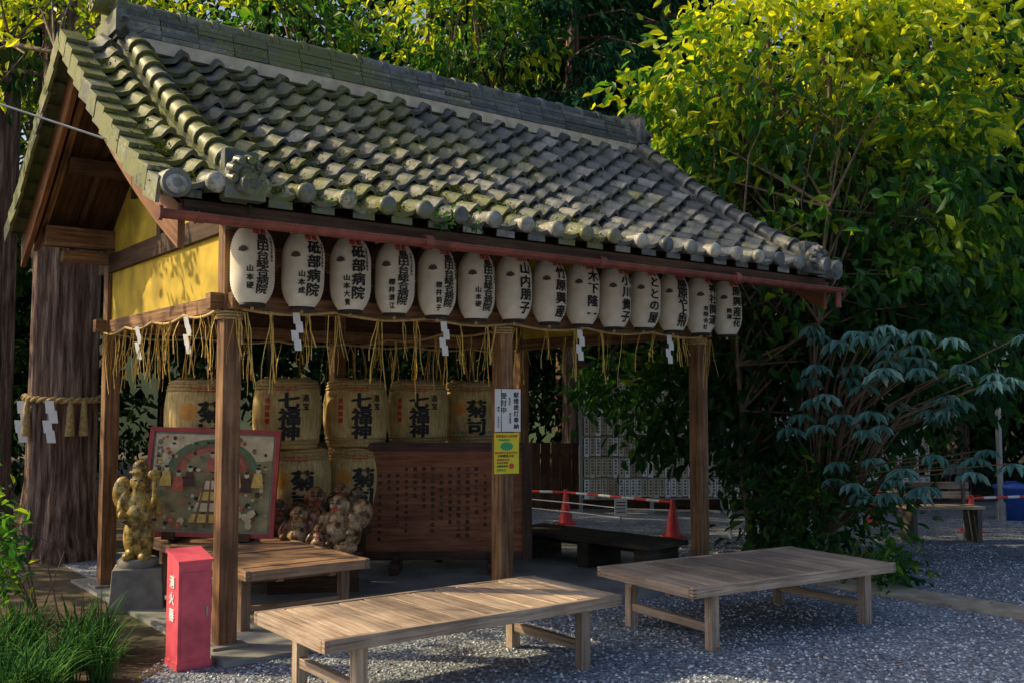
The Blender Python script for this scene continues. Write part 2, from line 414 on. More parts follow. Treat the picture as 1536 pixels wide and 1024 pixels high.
# gutter
mb=MB(); gz=2.635; gv=EV-.065
vs=[];fs=[];ns=11
for x in(-.80,W+.82):
    for rr in(.042,.038):
        for j in range(ns):
            a=math.pi+math.pi*j/(ns-1); vs.append((x,gv+rr*math.cos(a),gz+rr*math.sin(a)))
for j in range(ns-1):
    fs.append((j,j+1,2*ns+j+1,2*ns+j)); fs.append((ns+j+1,ns+j,3*ns+j,3*ns+j+1))
mb.add(vs,fs,'copper',None,True)
for x in(-.80,W+.82): mb.cyl((x-.01,gv,gz-.012),(x+.01,gv,gz-.012),.042,'copper',None,16)
mb.cyl((-.8,gv-.04,gz),(W+.82,gv-.04,gz),.008,'copper',None,8)
mb.cyl((W+.76,gv,gz-.03),(W+.76,gv,gz-.17),.030,'copper',None,12)
for u in(.9,2.4,3.9): mb.cyl((u-.03,gv,gz-.004),(u+.03,gv,gz-.004),.047,'copper',None,16)
for i in range(11):
    u=-.6+i*.57; mb.tube([(u,gv+.1,gz+.07),(u,gv+.04,gz+.01),(u,gv+.02,gz-.045),(u,gv-.03,gz-.038),(u,gv-.046,gz+.01)],.006,'copper',6)
mb.done('gutter',parent=pav)
mb=MB(); mb.box((W/2,-.2,2.80),(W+.7,.05,.06),'dark')
for i in range(6): mb.box((-.1+i*.95,-.1,2.86),(.04,.3,.05),'dark')
mb.done('lantern_rail',parent=pav)
# ropes, straw, shide
mb=MB(); rng=random.Random(3)
def straws(p,n,L):
    for i in range(n):
        x=p[0]+rng.uniform(-.012,.012); y=p[1]+rng.uniform(-.012,.012); l=L*rng.uniform(.55,1.1); dx=rng.uniform(-.07,.07); dy=rng.uniform(-.03,.03); w_=rng.uniform(.002,.0055)
        a=rng.uniform(0,3.1); ca,sa=math.cos(a)*w_,math.sin(a)*w_; P=[]
        for t in(0,.25,.5,.75,1):
            wv=.010*math.sin(t*6+i*1.7); k=t**.7; P+= [(x+dx*k+wv-ca,y+dy*t-sa,p[2]-l*t),(x+dx*k+wv+ca,y+dy*t+sa,p[2]-l*t)]
        mb.add(P,[(2*q,2*q+1,2*q+3,2*q+2) for q in range(4)],'straw')
def shide(p,mtx):
    vs=[];fs=[]; z=0;x=0
    for i in range(4):
        o=len(vs); vs+=[(x-.024,.003*i,z),(x+.024,.003*i,z),(x+.034,.003*i+.01,z-.075),(x-.014,.003*i+.01,z-.075)]; fs.append((o,o+1,o+2,o+3)); x+=(.020 if i%2==0 else -.028); z-=.06
    mb.add(vs,fs,'white',None,False,Matrix.Translation(p)@mtx)
def runrope(a,b,sags,z,sp=.20):
    a=Vector(a);b=Vector(b);pts=[]
    for i in range(sags*8+1):
        t=i/(sags*8); q=a.lerp(b,t); q.z=z-.035*math.sin(math.pi*((t*sags)%1)); pts.append(q)
    mb.tube(pts,.011,'rope',6)
    L=(b-a).length; n=int(L/sp)
    for i in range(n):
        q=a.lerp(b,(i+.5+rng.uniform(-.4,.4))/n); straws((q.x,q.y,z-.02),rng.choice([2,3,4,5,6]),rng.choice([.3,.4,.45,.5,.55]))
runrope((-.05,-.085,0),(4.65,-.085,0),6,2.235,.19)
runrope((-.085,-.05,0),(-.085,Dp,0),4,2.22,.14)
runrope((0,Dp-.09,0),(4.55,Dp-.09,0),6,2.2,.26); runrope((2.265,0,0),(2.265,Dp,0),3,2.2,.3)
for u in(.42,1.62,2.98,4.05): shide((u,-.12,2.215),Matrix.Rotation(-.3,4,'Z'))
for v in(.5,1.6): shide((-.12,v,2.2),Matrix.Rotation(-1.2,4,'Z'))
for x in(0,2.265,4.56):
    for k in range(3): 
        mb.tube([(x+.086*math.cos(a),.086*math.sin(a),2.2-.02*k) for a in [i*math.pi/4+.78 for i in range(9)]],.009,'rope',5)
    straws((x+.08,-.08,2.2),5,.5)
mb.done('sacred_straw_rope',parent=pav)

# ------------------------------------------------------------- lanterns
names=["島田台総合病院","砥部病院","砥部病院","島田台総合病院","島田台総合病院","島田台総合病院","山内朋子","竹原興産","木下隆一","小川貴子","ととの屋","勝原やよ飛","神社開運","原興産花"]
sub=["山本硬","山本成","山本大貴","櫻井清江","櫻井莉子","山本硬","","","","","","","有限会社","開運"]
for i in range(14):
    mb=MB(); H=.5
    def lr(z): 
        t=abs(z)/(H/2); return .142*(1-.42*max(0,(t-.25)/.75)**2.6)
    prof_=[]
    for j in range(57):
        z=-H/2+H*j/56; prof_.append((lr(z)+(.0022 if j%2 else -.0022),z))
    mb.lathe(prof_,'paper',36,None,True,False)
    mb.lathe([(.083,-H/2-.018),(.086,-H/2-.014),(.086,-H/2-.002),(.08,-H/2+.004)],'ink',24); mb.lathe([(.083,H/2-.006),(.086,H/2),(.086,H/2+.014),(.08,H/2+.016)],'ink',24)
    mb.tube([(.08*math.cos(a),0,H/2+.02+.06*math.sin(a)) for a in [math.pi*k/8 for k in range(9)]],.003,'wire',5)
    mb.tube([(0,0,-H/2-.02),(0,.0,-H/2-.045)],.012,'rope',6)
    def fn(x,z,d):
        a=x/.140; r=lr(z)+.0060+d; return (r*math.sin(a),-r*math.cos(a),z)
    nm=names[i]
    if len(nm)>5: mb.text(nm,.012,.19,.062,'ink',fn,step=.385/len(nm),bold=.035,sx=1.4)
    elif sub[i]: mb.text(nm,.012,.19,.092,'ink',fn,step=.094,bold=.04,sx=1.1)
    else: mb.text(nm,.012,.19,.098,'ink',fn,step=.41/len(nm),bold=.04,sx=1.12)
    if sub[i] : 
        mb.text(sub[i],-.068,-.01,.046,'ink',fn,bold=.045,step=.055)
        mb.text("有限会社医療法",.078,.18,.022,'ink',fn,bold=.03)
    mb.text("燈献",-.03,.214,.05,'red',fn,step=.058,vert=False,bold=.03)
    vs=[]; cx,cz=-.112,.10
    vs.append(fn(cx,cz-.03,0))
    for k in range(11):
        a=rad(15+15*k); rr=.036*(1+.10*math.cos(k*math.pi)); vs.append(fn(cx+rr*math.cos(a),cz-.03+rr*math.sin(a)*1.15,.0))
    mb.add(vs,[(0,k,k+1) for k in range(1,11)],'fan'); 
    u=.07+i*.3590
    o=mb.done('paper_lantern')
    o.matrix_world=B@T(u,-.20,2.50+random.uniform(-.012,.008),random.uniform(-.24,.02),random.uniform(-.03,.03),random.uniform(-.02,.02))

# ------------------------------------------------------------- benches
def bench(L,Wd,top,mtx,mat='bench',npl=None):
    mb=MB(); npl=npl or int(L/.165); pw=L/npl
    mb.box((0,0,top-.042),(L-.08,Wd-.1,.012),'dark')
    for i in range(npl):
        x=-L/2+pw*(i+.5); g=random.uniform(.009,.015)
        mb.box((0,0,0),(pw-g,Wd-.075,.028),mat,T(x,0,top-.014+random.uniform(-.005,.004),random.uniform(-.004,.004),random.uniform(-.003,.003),random.uniform(-.018,.018)))
    for s_ in(-1,1):
        mb.box((0,s_*(Wd/2-.018),top-.032),(L-.0,.036,.068),mat)
        mb.box((s_*(L/2-.016),0,top-.034),(.034,Wd-.078,.066),mat)
        for e in(-1,1):
            for j in range(3): mb.box((e*(L/2-.0155),s_*(Wd/2-.018),top-.012-.022*j),(.034,.040,.010),'benchd')
        mb.box((0,s_*.2,top-.075),(L-.1,.05,.05),mat)
    lx=L/2-.24; ly=Wd/2-.09
    for sx in(-1,1):
        for sy in(-1,1):
            mb.box((sx*lx,sy*ly,(top-.05)/2),(.068,.068,top-.05),mat)
        mb.box((sx*lx,0,.14),(.045,2*ly-.05,.055),mat); mb.box((sx*lx,0,top-.09),(.05,2*ly-.05,.06),mat)
    o=mb.done('wooden_bench',bevel=.003); o.matrix_world=mtx; return o
bench(2.0,.88,.43,T(-.39,5.96,0,rad(37.0)))
bench(1.97,1.02,.43,T(1.72,7.36,0,rad(31.5)))
bench(2.15,.95,.45,B@T(.66,1.18,.02,rad(90)),'benchd')
mb=MB()
for i in range(4): mb.box((0,-.225+.15*i,.27),(1.9,.145,.045),'black')
for x in(-.8,-.1,.7): mb.box((x,0,.122),(.14,.5,.245),'black')
mb.box((0,.0,.2),(1.7,.06,.06),'black')
o=mb.done('wooden_bench',bevel=.006); o.matrix_world=B@T(4.15,1.05,.03,rad(97))
mb=MB()
for i in range(3): mb.box((0,-.12+.12*i,.40),(.9,.1,.03),'bench')
for i in range(2): mb.box((0,.22,.52+.11*i),(.9,.03,.08),'bench')
for x in(-.38,.38): mb.box((x,0,.2),(.05,.34,.38),'wire'); mb.box((x,.2,.5),(.04,.03,.36),'wire')
o=mb.done('park_bench'); o.matrix_world=T(5.0,11.75,0,.05)

# ------------------------------------------------------------- red extinguisher box
mb=MB(); h0=.70
vs=[(-.10,-.10,0),(.10,-.10,0),(.10,.10,0),(-.10,.10,0),(-.10,-.10,h0-.03),(.10,-.10,h0-.03),(.10,.10,h0+.02),(-.10,.10,h0+.02)]
mb.add(vs,[(0,3,2,1),(4,5,6,7),(0,1,5,4),(1,2,6,5),(2,3,7,6),(3,0,4,7)],'redbox')
mb.box((0,-.001,.03),(.21,.21,.04),'redbox'); mb.box((0,-.103,.34),(.165,.008,.54),'redbox'); mb.box((.07,-.110,.36),(.012,.012,.06),'metal')
m_=Matrix.Translation((0,0,h0))@Matrix.Rotation(rad(14),4,'X'); mb.box((0,0,.006),(.215,.23,.018),'redbox',m_)
mb.text("消火器",0,.60,.085,'white',lambda x,z,d:(-.1035-d,-x,z),bold=.04,step=.105)
o=mb.done('fire_extinguisher_box',bevel=.004); o.matrix_world=T(-1.985,6.22,0,rad(38))@Matrix.Diagonal((1.02,1.02,.95,1))

# ------------------------------------------------------------- sake barrels
def barrel(loc,kind,faceang):
    mb=MB(); H=.62; 
    def br(z): t=(z-H/2)/(H/2); return .315-.045*abs(t)**2.2
    mb.lathe([(.0,.01),(.2,0)]+[(br(H*j/20),H*j/20) for j in range(21)]+[(.24,H+.015),(.2,H-.01),(.0,H-.01)],'barrel',40,None,True,False)
    for z in(.045,.075,H-.075,H-.045,H-.015): 
        mb.lathe([(br(z)+.012*math.cos(a)-.002,z+.013*math.sin(a)) for a in [k*math.pi/3 for k in range(7)]],'rope',40,None,True,False)
    for k in range(12):
        a=k*math.pi/6+.2; mb.tube([(br(H)*math.cos(a),br(H)*math.sin(a),H-.02),(.2*math.cos(a+.25),.2*math.sin(a+.25),H+.03),(.06*math.cos(a+.5),.06*math.sin(a+.5),H+.01)],.009,'rope',5)
    def fn(x,z,d):
        a=x/.31; r=br(z)+.005+d; return (r*math.sin(a),-r*math.cos(a),z)
    if kind==0:
        mb.text("七福神",.03,.51,.16,'ink',fn,bold=.05,step=.145,sx=1.25); mb.text("酒宝",.185,.50,.07,'ink',fn,bold=.04); mb.text("登録商標",-.17,.47,.05,'red',fn,bold=.04,step=.062)
        mb.text("特撰清酒",-.08,.548,.045,'red',fn,step=.055,vert=False,bold=.03)
    else:
        mb.text("菊司",.05,.45,.19,'ink',fn,bold=.05,step=.185,sx=1.15); mb.text("特撰清酒",-.10,.548,.045,'red',fn,step=.06,vert=False,bold=.03)
        for k in range(14):
            a0=2*math.pi*k/14; P=[(0,0)]+[(.075*math.cos(a0+t),.075*math.sin(a0+t)) for t in(-.17,0,.17)]
            mb.add([fn(-.13+p[0],.36+p[1],0) for p in P],[(0,1,2,3)],'gold')
        mb.text("正宗",-.15,.24,.06,'pink',fn,bold=.05)
        for k in range(9): 
            x=-.2+k*.05; mb.add([fn(x-.02,.10,0),fn(x+.02,.10,0),fn(x+.02,.13,0),fn(x-.02,.13,0)],[(0,1,2,3)],'pink' if k%2 else 'greenink')
    o=mb.done('sake_barrel'); o.matrix_world=B@T(*loc,faceang)
fa=[-.30,-.40,-.50,-.58,-.66]
us=[.66,1.47,2.19,2.90,3.56]
for i,u in enumerate(us): barrel((u,2.28,1.19-.02*(i==0)),1 if i in(0,4) else 0,fa[i]+random.uniform(-.1,.1))
for i,(u,k) in enumerate([(.72,0),(1.58,1),(2.22,1),(2.88,0)]): barrel((u,2.28,.55),k,-.4-.05*i)
mb=MB(); mb.box((2.1,2.3,.53),(3.6,.62,.04),'dark'); 
for x in(.36,1.1,2,3,3.85):
    for y in(2.05,2.55): mb.box((x,y,.27),(.07,.07,.5),'dark')
mb.box((2.1,2.0,.42),(3.5,.04,.09),'dark')
mb.done('barrel_stand',bevel=.004).matrix_world=B

# ------------------------------------------------------------- painted picture (large votive panel)
mb=MB(); pw,ph=1.0,.82
M['redfr']=simple('red_frame',(.40,.05,.04),.45,.25,5)
mb.box((0,0,ph/2),(pw,.02,ph),'stone')
for s_ in(-1,1):
    mb.box((s_*(pw/2+.015),0,ph/2),(.035,.05,ph+.065),'redfr'); mb.box((0,0,ph/2+s_*(ph/2+.015)),(pw+.0,.05,.035),'redfr')
def pf(x,z,d): return(x,-.012-d,z)
lay=[0.001]
def patch(pts,k):
    lay[0]+=.00012; mb.add([pf(p[0],p[1],lay[0]) for p in pts],[tuple(range(len(pts)))],k)
def ell(cx,cz,a,b,k,n=14): patch([(cx+a*math.cos(2*math.pi*i/n),cz+b*math.sin(2*math.pi*i/n)) for i in range(n)],k)
M['olive']=simple('paint_olive',(.27,.24,.12),.6,.4,7); M['brownp']=simple('paint_brown',(.22,.10,.05),.6,.3); M['cream']=simple('paint_cream',(.60,.50,.32),.6,.25); M['greenp']=simple('paint_green',(.10,.17,.08),.6,.3,20); M['redp']=simple('paint_red',(.45,.12,.07),.6,.3,20); M['goldp']=simple('paint_gold',(.62,.43,.10),.6,.3,20)
patch([(-.48,.02),(.48,.02),(.48,.80),(-.48,.80)],'olive'); patch([(-.48,.52),(.48,.60),(.48,.80),(-.48,.80)],'cream')
for a,k in((.37,'greenp'),(.31,'brownp'),(.27,'redp'),(.22,'olive')):
    patch([(a*math.cos(math.pi*i/14),.5+a*.72*math.sin(math.pi*i/14)) for i in range(15)],k)
rr=random.Random(5)
for i in range(230):
    x,z=rr.uniform(-.46,.46),rr.uniform(.03,.78); s_=rr.uniform(.006,.022); ell(x,z,s_,s_*rr.uniform(.4,1.3),rr.choice(['brownp','cream','olive','greenp','redp','frame','goldp','ink']),7)
for i in range(4): patch([(-.15+.03*i,.08+.09*i),(.15-.03*i,.08+.09*i),(.13-.03*i,.15+.09*i),(-.13+.03*i,.15+.09*i)],'goldp' if i%2==0 else 'cream')
for x in(-.1,0,.1): patch([(x-.012,.04),(x+.012,.04),(x*.4+.006,.46),(x*.4-.006,.46)],'brownp')
for i in range(12):
    x,z=rr.choice([-1,1])*rr.uniform(.18,.43),rr.uniform(.05,.26)
    for k in range(6): ell(x+.018*math.cos(k*1.05),z+.018*math.sin(k*1.05),.012,.012,'cream' if i%3 else 'redp',7)
    ell(x,z,.008,.008,'goldp',6)
for k,(x,z) in enumerate([(-.36,.44),(-.26,.40),(-.17,.44),(.2,.44),(.29,.40),(.38,.44),(0,.56)]):
    patch([(x-.05,z-.07),(x+.05,z-.07),(x+.03,z+.05),(x-.03,z+.05)],rr.choice(['greenp','redp','goldp','frame'])); ell(x,z+.07,.02,.024,'cream'); ell(x,z+.088,.02,.012,'ink',8)
mb.text("奉納御祈願",-.44,.76,.05,'ink',pf)
mb.box((-.3,.1,-.03),(.1,.3,.06),'dark'); mb.box((.3,.1,-.03),(.1,.3,.06),'dark')
mb.done('votive_painting',bevel=.003).matrix_world=T(-2.48,8.20,.55,rad(4),rad(-10))@Matrix.Rotation(rad(2),4,'Y')

# ------------------------------------------------------------- info board
mb=MB(); bw,bh=1.66,1.10
mb.box((0,0,bh/2),(bw-.1,.035,bh-.1),'board')
for s_ in(-1,1):
    mb.box((s_*(bw/2-.045),-.005,bh/2),(.09,.075,bh),'frame'); mb.box((0,-.004,bh/2+s_*(bh/2-.04)),(bw-.184,.07,.08),'frame')
for x in(-.45,.45):
    mb.box((x,-.06,-.05),(.09,.5,.10),'frame'); mb.box((x,-.13,.02),(.06,.12,.10),'frame')
rr=random.Random(11); cs=[c for c in CH if c not in "とのや"]
for c in range(15):
    n=rr.choice([9,10,11,7,8,5]) if c not in(13,) else 3
    st=rr.choice([.058,.062,.066])
    mb.text("".join(rr.choice(cs) for _ in range(n)),.55-c*.083,(.88 if c else .80)-rr.choice([0,0,.06]),rr.choice([.036,.042,.046]),'ink',lambda x,z,d:(x,-.0195-d,z),bold=.02,step=st)
mb.done('wooden_info_board',bevel=.004).matrix_world=T(-.64,9.55,.13,rad(2),rad(-2))

# ------------------------------------------------------------- notice signs on the post
def notice(name,w_,h_,k,texts,loc,rz,extra=None):
    mb=MB(); mb.box((0,0,h_/2),(w_,.006,h_),k)
    for (s_,x,z,sz,kk,vert) in texts: mb.text(s_,x,z,sz,kk,lambda a,b,d:(a,-.0042-d,b),vert=vert,bold=.03)
    if extra: extra(mb)
    mb.done(name).matrix_world=B@T(*loc,rz)
notice('paper_notice',.22,.335,'white',[("献燈提灯奉納",.072,.315,.046,'ink',True),("受付中",-.035,.31,.052,'ink',True),("年月日",.015,.27,.02,'ink',True),("神社",-.08,.2,.02,'ink',True),("内之由来",.02,.15,.02,'ink',True),("平安古人心",-.08,.12,.016,'ink',True)],(2.262,-.072,1.38),rad(-14))
def ex(mb):
    n=16; mb.add([(.0+.055*math.cos(2*math.pi*i/n),-.0045,.215+.033*math.sin(2*math.pi*i/n)) for i in range(n)],[tuple(range(n))],'greenink')
    mb.add([(.04+.022*math.cos(2*math.pi*i/n),-.0045,.06+.022*math.sin(2*math.pi*i/n)) for i in range(n)],[tuple(range(n))],'cone')
notice('yellow_notice',.21,.32,'yellow',[("世開運招大吉祥登",-.085,.295,.022,'red',False),("録商標醸造",-.06,.265,.018,'greenink',False),("神社境内之由来平安古",-.092,.165,.018,'red',False),("元特撰清正宗",-.07,.14,.022,'ink',False),("開運招大吉",-.075,.11,.02,'cone',False),("年月日受付",-.075,.085,.018,'ink',False),("金銀花咲村",-.075,.06,.018,'ink',False),("有限会社",-.075,.03,.018,'greenink',False)],(2.25,-.074,1.05),rad(-14),ex)

# ------------------------------------------------------------- statues
def blob(ells,voxel):
    me=bpy.data.meshes.new('b'); vs=[];fs=[]
    for (c,r,*rot) in ells:
        o=len(vs); n,m_=18,12
        R=Matrix.Rotation(rot[0],3,rot[1]) if rot else Matrix.Identity(3)
        for j in range(m_+1):
            ph_=math.pi*j/m_
            for i in range(n):
                a=2*math.pi*i/n; p=R@Vector((r[0]*math.sin(ph_)*math.cos(a),r[1]*math.sin(ph_)*math.sin(a),r[2]*math.cos(ph_))); vs.append((p.x+c[0],p.y+c[1],p.z+c[2]))
        for j in range(m_):
            for i in range(n): fs.append((o+j*n+i,o+(j+1)*n+i,o+(j+1)*n+(i+1)%n,o+j*n+(i+1)%n))
    me.from_pydata(vs,[],fs); o=bpy.data.objects.new('b',me); S.collection.objects.link(o)
    r_=o.modifiers.new('r','REMESH'); r_.mode='VOXEL'; r_.voxel_size=voxel
    s_=o.modifiers.new('s','SMOOTH'); s_.iterations=2; s_.factor=.5
    bpy.context.view_layer.update(); e=o.evaluated_get(bpy.context.evaluated_depsgraph_get()); m2=e.to_mesh()
    V=[tuple(v.co) for v in m2.vertices]; F=[tuple(p.vertices) for p in m2.polygons]; e.to_mesh_clear(); bpy.data.objects.remove(o); return V,F
head=[((0,-.01,.33),(.062,.062,.07)),((0,-.03,.315),(.05,.045,.045)),((0,0,.275),(.045,.045,.04)),
 ((-.064,0,.32),(.014,.018,.04)),((.064,0,.32),(.014,.018,.04)),((0,-.074,.328),(.012,.014,.014)),((.03,-.06,.316),(.018,.014,.016)),((-.03,-.06,.316),(.018,.014,.016))]
robev,robef=blob([((0,.02,.12),(.15,.12,.13)),((0,.02,.22),(.118,.085,.085)),((-.125,-.02,.2),(.045,.05,.085),.4,'Y'),((.125,-.02,.2),(.045,.05,.085),-.4,'Y'),((-.09,-.09,.045),(.09,.065,.045)),((.09,-.09,.045),(.09,.065,.045)),((.14,.05,.26),(.08,.07,.11),.3,'Y')],.006)
skinv,skinf=blob([((0,-.045,.14),(.10,.105,.095)),((0,-.02,.22),(.075,.082,.07)),((-.13,-.10,.14),(.028,.05,.028)),((.13,-.09,.15),(.028,.05,.028)),((-.05,-.16,.02),(.028,.045,.02)),((.05,-.16,.02),(.028,.045,.02))]+head,.006)
def hotei(loc,sc,rz,k,k2):
    mb=MB(); mb.add(robev,robef,k,None,True); mb.add(skinv,skinf,k2,None,True)
    for s_ in(-1,1): mb.box((s_*.022,-.071,.342),(.024,.010,.007),'ink'); mb.box((s_*.024,-.066,.362),(.026,.008,.005),'ink')
    mb.box((0,-.073,.297),(.036,.010,.009),'red')
    mb.lathe([(.004,0),(.012,.001)],'ink',8,T(0,-.150,.13)@Matrix.Rotation(rad(90),4,'X'))
    return mb.done('laughing_buddha_figure',T(*loc,rz)@Matrix.Scale(sc,4))
for loc,sc,rz,k,k2 in(((-1.72,8.80,.36),1.30,.3,'statue','clay3'),((-1.45,8.48,.36),1.20,-.3,'clay2','clay2'),((-1.80,8.50,.36),.95,.1,'clay3','clay2'),((-1.60,8.36,.36),.62,0,'statue','clay3'),((-2.02,8.72,.36),1.05,.3,'clay3','statue'),((-1.50,8.86,.56),.85,-.1,'statue','clay3')):
    hotei(loc,sc,rz,k,k2)
mb=MB(); mb.box((0,0,.17),(.75,.5,.34),'dark'); mb.box((0,0,.35),(.8,.55,.025),'dark'); mb.box((0,.18,.45),(.7,.2,.2),'dark')
mb.done('statue_stand',bevel=.004).matrix_world=T(-1.7,8.65,0,.2)
# standing lucky god: hat, beard, belly, mallet raised, robe to the feet
gv_,gf_=blob([((0,0,.16),(.14,.12,.17)),((0,0,.36),(.12,.10,.14)),((0,-.045,.30),(.11,.09,.11)),((0,-.01,.535),(.075,.075,.085)),((0,-.05,.49),(.045,.035,.05)),((0,-.0,.61),(.105,.095,.022)),((0,0,.645),(.07,.07,.05)),((-.14,-.02,.39),(.045,.05,.11),.35,'Y'),((.14,-.02,.40),(.045,.05,.10),-.5,'Y'),((.15,-.10,.42),(.032,.07,.034)),((-.13,-.11,.32),(.034,.07,.034)),((.16,-.16,.50),(.022,.022,.10)),((.16,-.16,.60),(.065,.035,.035)),((-.16,.04,.46),(.09,.08,.12)),((-.07,-.08,.03),(.06,.09,.04)),((.07,-.08,.03),(.06,.09,.04)),((0,-.09,.535),(.016,.018,.018)),((-.078,0,.53),(.012,.02,.04)),((.078,0,.53),(.012,.02,.04))],.008)
mb=MB(); mb.add(gv_,gf_,'statue2',None,True); mb.lathe([(.17,-.05),(.18,-.04),(.18,0),(.16,.015)],'stone',20)
for s_ in(-1,1): mb.box((s_*.028,-.082,.556),(.026,.010,.007),'ink')
mb.tube([(-.12,-.08,.27),(0,-.142,.25),(.12,-.08,.27)],.013,'statue',6)
mb.done('lucky_god_statue').matrix_world=T(-2.93,7.92,.38,.15)@Matrix.Diagonal((.86,.86,1.12,1))
mb=MB(); mb.box((0,0,.165),(.40,.36,.33),'stone',taper=.9); mb.done('statue_plinth',bevel=.01).matrix_world=T(-2.93,7.92,0,.3)

# ------------------------------------------------------------- background furniture
def cone(loc):
    mb=MB(); mb.box((0,0,.012),(.24,.24,.024),'cone'); mb.lathe([(.095,.024),(.09,.04),(.022,.44),(.018,.45)],'cone',20)
    mb.lathe([(.02,.42),(.03,.44),(.03,.455),(.012,.46)],'cone',12)
    mb.done('traffic_cone').matrix_world=T(*loc)
for l in((.72,13.45,0),(1.93,12.1,0),(4.9,13.6,0),(5.75,12.6,0)): cone(l)
mb=MB()
def bar(a,b,n):
    a=Vector(a);b=Vector(b)
    for i in range(n): mb.cyl(a.lerp(b,i/n),a.lerp(b,(i+1)/n),.017,'cone' if i%2==0 else 'white',None,8)
bar((.2,13.6,.42),(.72,13.45,.42),3); bar((.72,13.45,.42),(1.93,12.1,.42),9); bar((4.9,13.6,.42),(5.75,12.6,.42),7); bar((5.75,12.6,.42),(6.8,12.9,.42),6)
mb.done('barrier_bar')
mb=MB()
for z in(.2,.32): mb.tube([(.1,13.7,z),(.9,13.2,z-.03),(1.4,12.7,z-.04),(1.93,12.15,z),(2.6,12,z)],.008,'white',5)
for x,y in((.1,13.7),(2.6,12.0),(3.4,13.5)): mb.cyl((x,y,0),(x,y,.6),.018,'white')
mb.done('rope_fence')
mb=MB(); mb.box((0,0,.32),(.16,.01,.22),'white'); mb.box((0,0.01,.2),(.02,.02,.4),'metal')
for k in range(4): mb.box((0,-.007,.38-.04*k),(.11,.004,.012),'ink')
mb.done('small_notice_sign').matrix_world=T(1.35,12.5,0,.1)
M['slip2']=simple('slip_cream',(.6,.55,.42),.7,.15); M['slip3']=simple('slip_wood',(.45,.36,.26),.7,.2); M['slipink']=simple('slip_ink',(.16,.16,.19),.6,.1)
mb=MB(); L=5.2; rr=random.Random(2)
for i in range(6): mb.box((i*L/5,0,1.05),(.05,.05,2.1),'metal')
for z in(.22,.52,.82,1.12,1.42,1.72,2.02): mb.box((L/2,0,z),(L,.03,.025),'metal')
for r in range(6):
    x=.04
    while x<L-.05:
        w_=.085
        if rr.random()<.97:
            h_=rr.uniform(.25,.28); mb.box((x+w_/2,-.03+rr.uniform(-.006,.006),.22+.3*r+.295-h_/2-.01),(w_-.008,.006,h_),rr.choice(['white','white','slip2','slip2','slip3']))
            for q in range(5): mb.box((x+w_/2+rr.uniform(-.004,.004),-.038,.22+.3*r+.255-.045*q),(.034,.004,.034*rr.uniform(.6,1)),'slipink')
        x+=w_
mb.box((L/2,.05,1.1),(L,.02,2.0),'dark'); mb.box((L/2,0,2.16),(L+.3,.5,.05),'dark')
mb.done('votive_slip_rack').matrix_world=T(1.0,14.6,0,rad(4))
mb=MB()
for i in range(60): mb.box((i*.16,0,.5),(.15,.025,1.0+random.uniform(-.01,.01)),'dark')
for z in(.25,.8): mb.box((4.7,.03,z),(9.6,.04,.07),'dark')
mb.done('board_fence').matrix_world=T(-4.6,15.6,0,rad(-2))
for x,y in((6.95,14.0),(7.4,13.8)):
    mb=MB(); mb.lathe([(.0,.0),(.18,.0),(.22,.42),(.24,.43),(.24,.47),(.1,.51),(0,.52)],'blue',20,None,True,False); mb.box((0,0,.50),(.14,.04,.05),'blue'); mb.done('trash_bin').matrix_world=T(x,y,0)
mb=MB(); mb.cyl((0,0,0),(0,0,2.6),.04,'metal'); mb.cyl((0,0,0),(0,0,.25),.07,'metal'); mb.box((0,-.03,2.3),(.3,.02,.2),'metal'); mb.done('metal_pole').matrix_world=T(6.75,13.9,0)
mb=MB(); mb.tube([(-6.5,6.6,4.45),(-5,6.5,4.05),(-3.6,6.3,3.62),(-2.55,6.15,3.25)],.008,'metal',5); mb.done('overhead_wire')

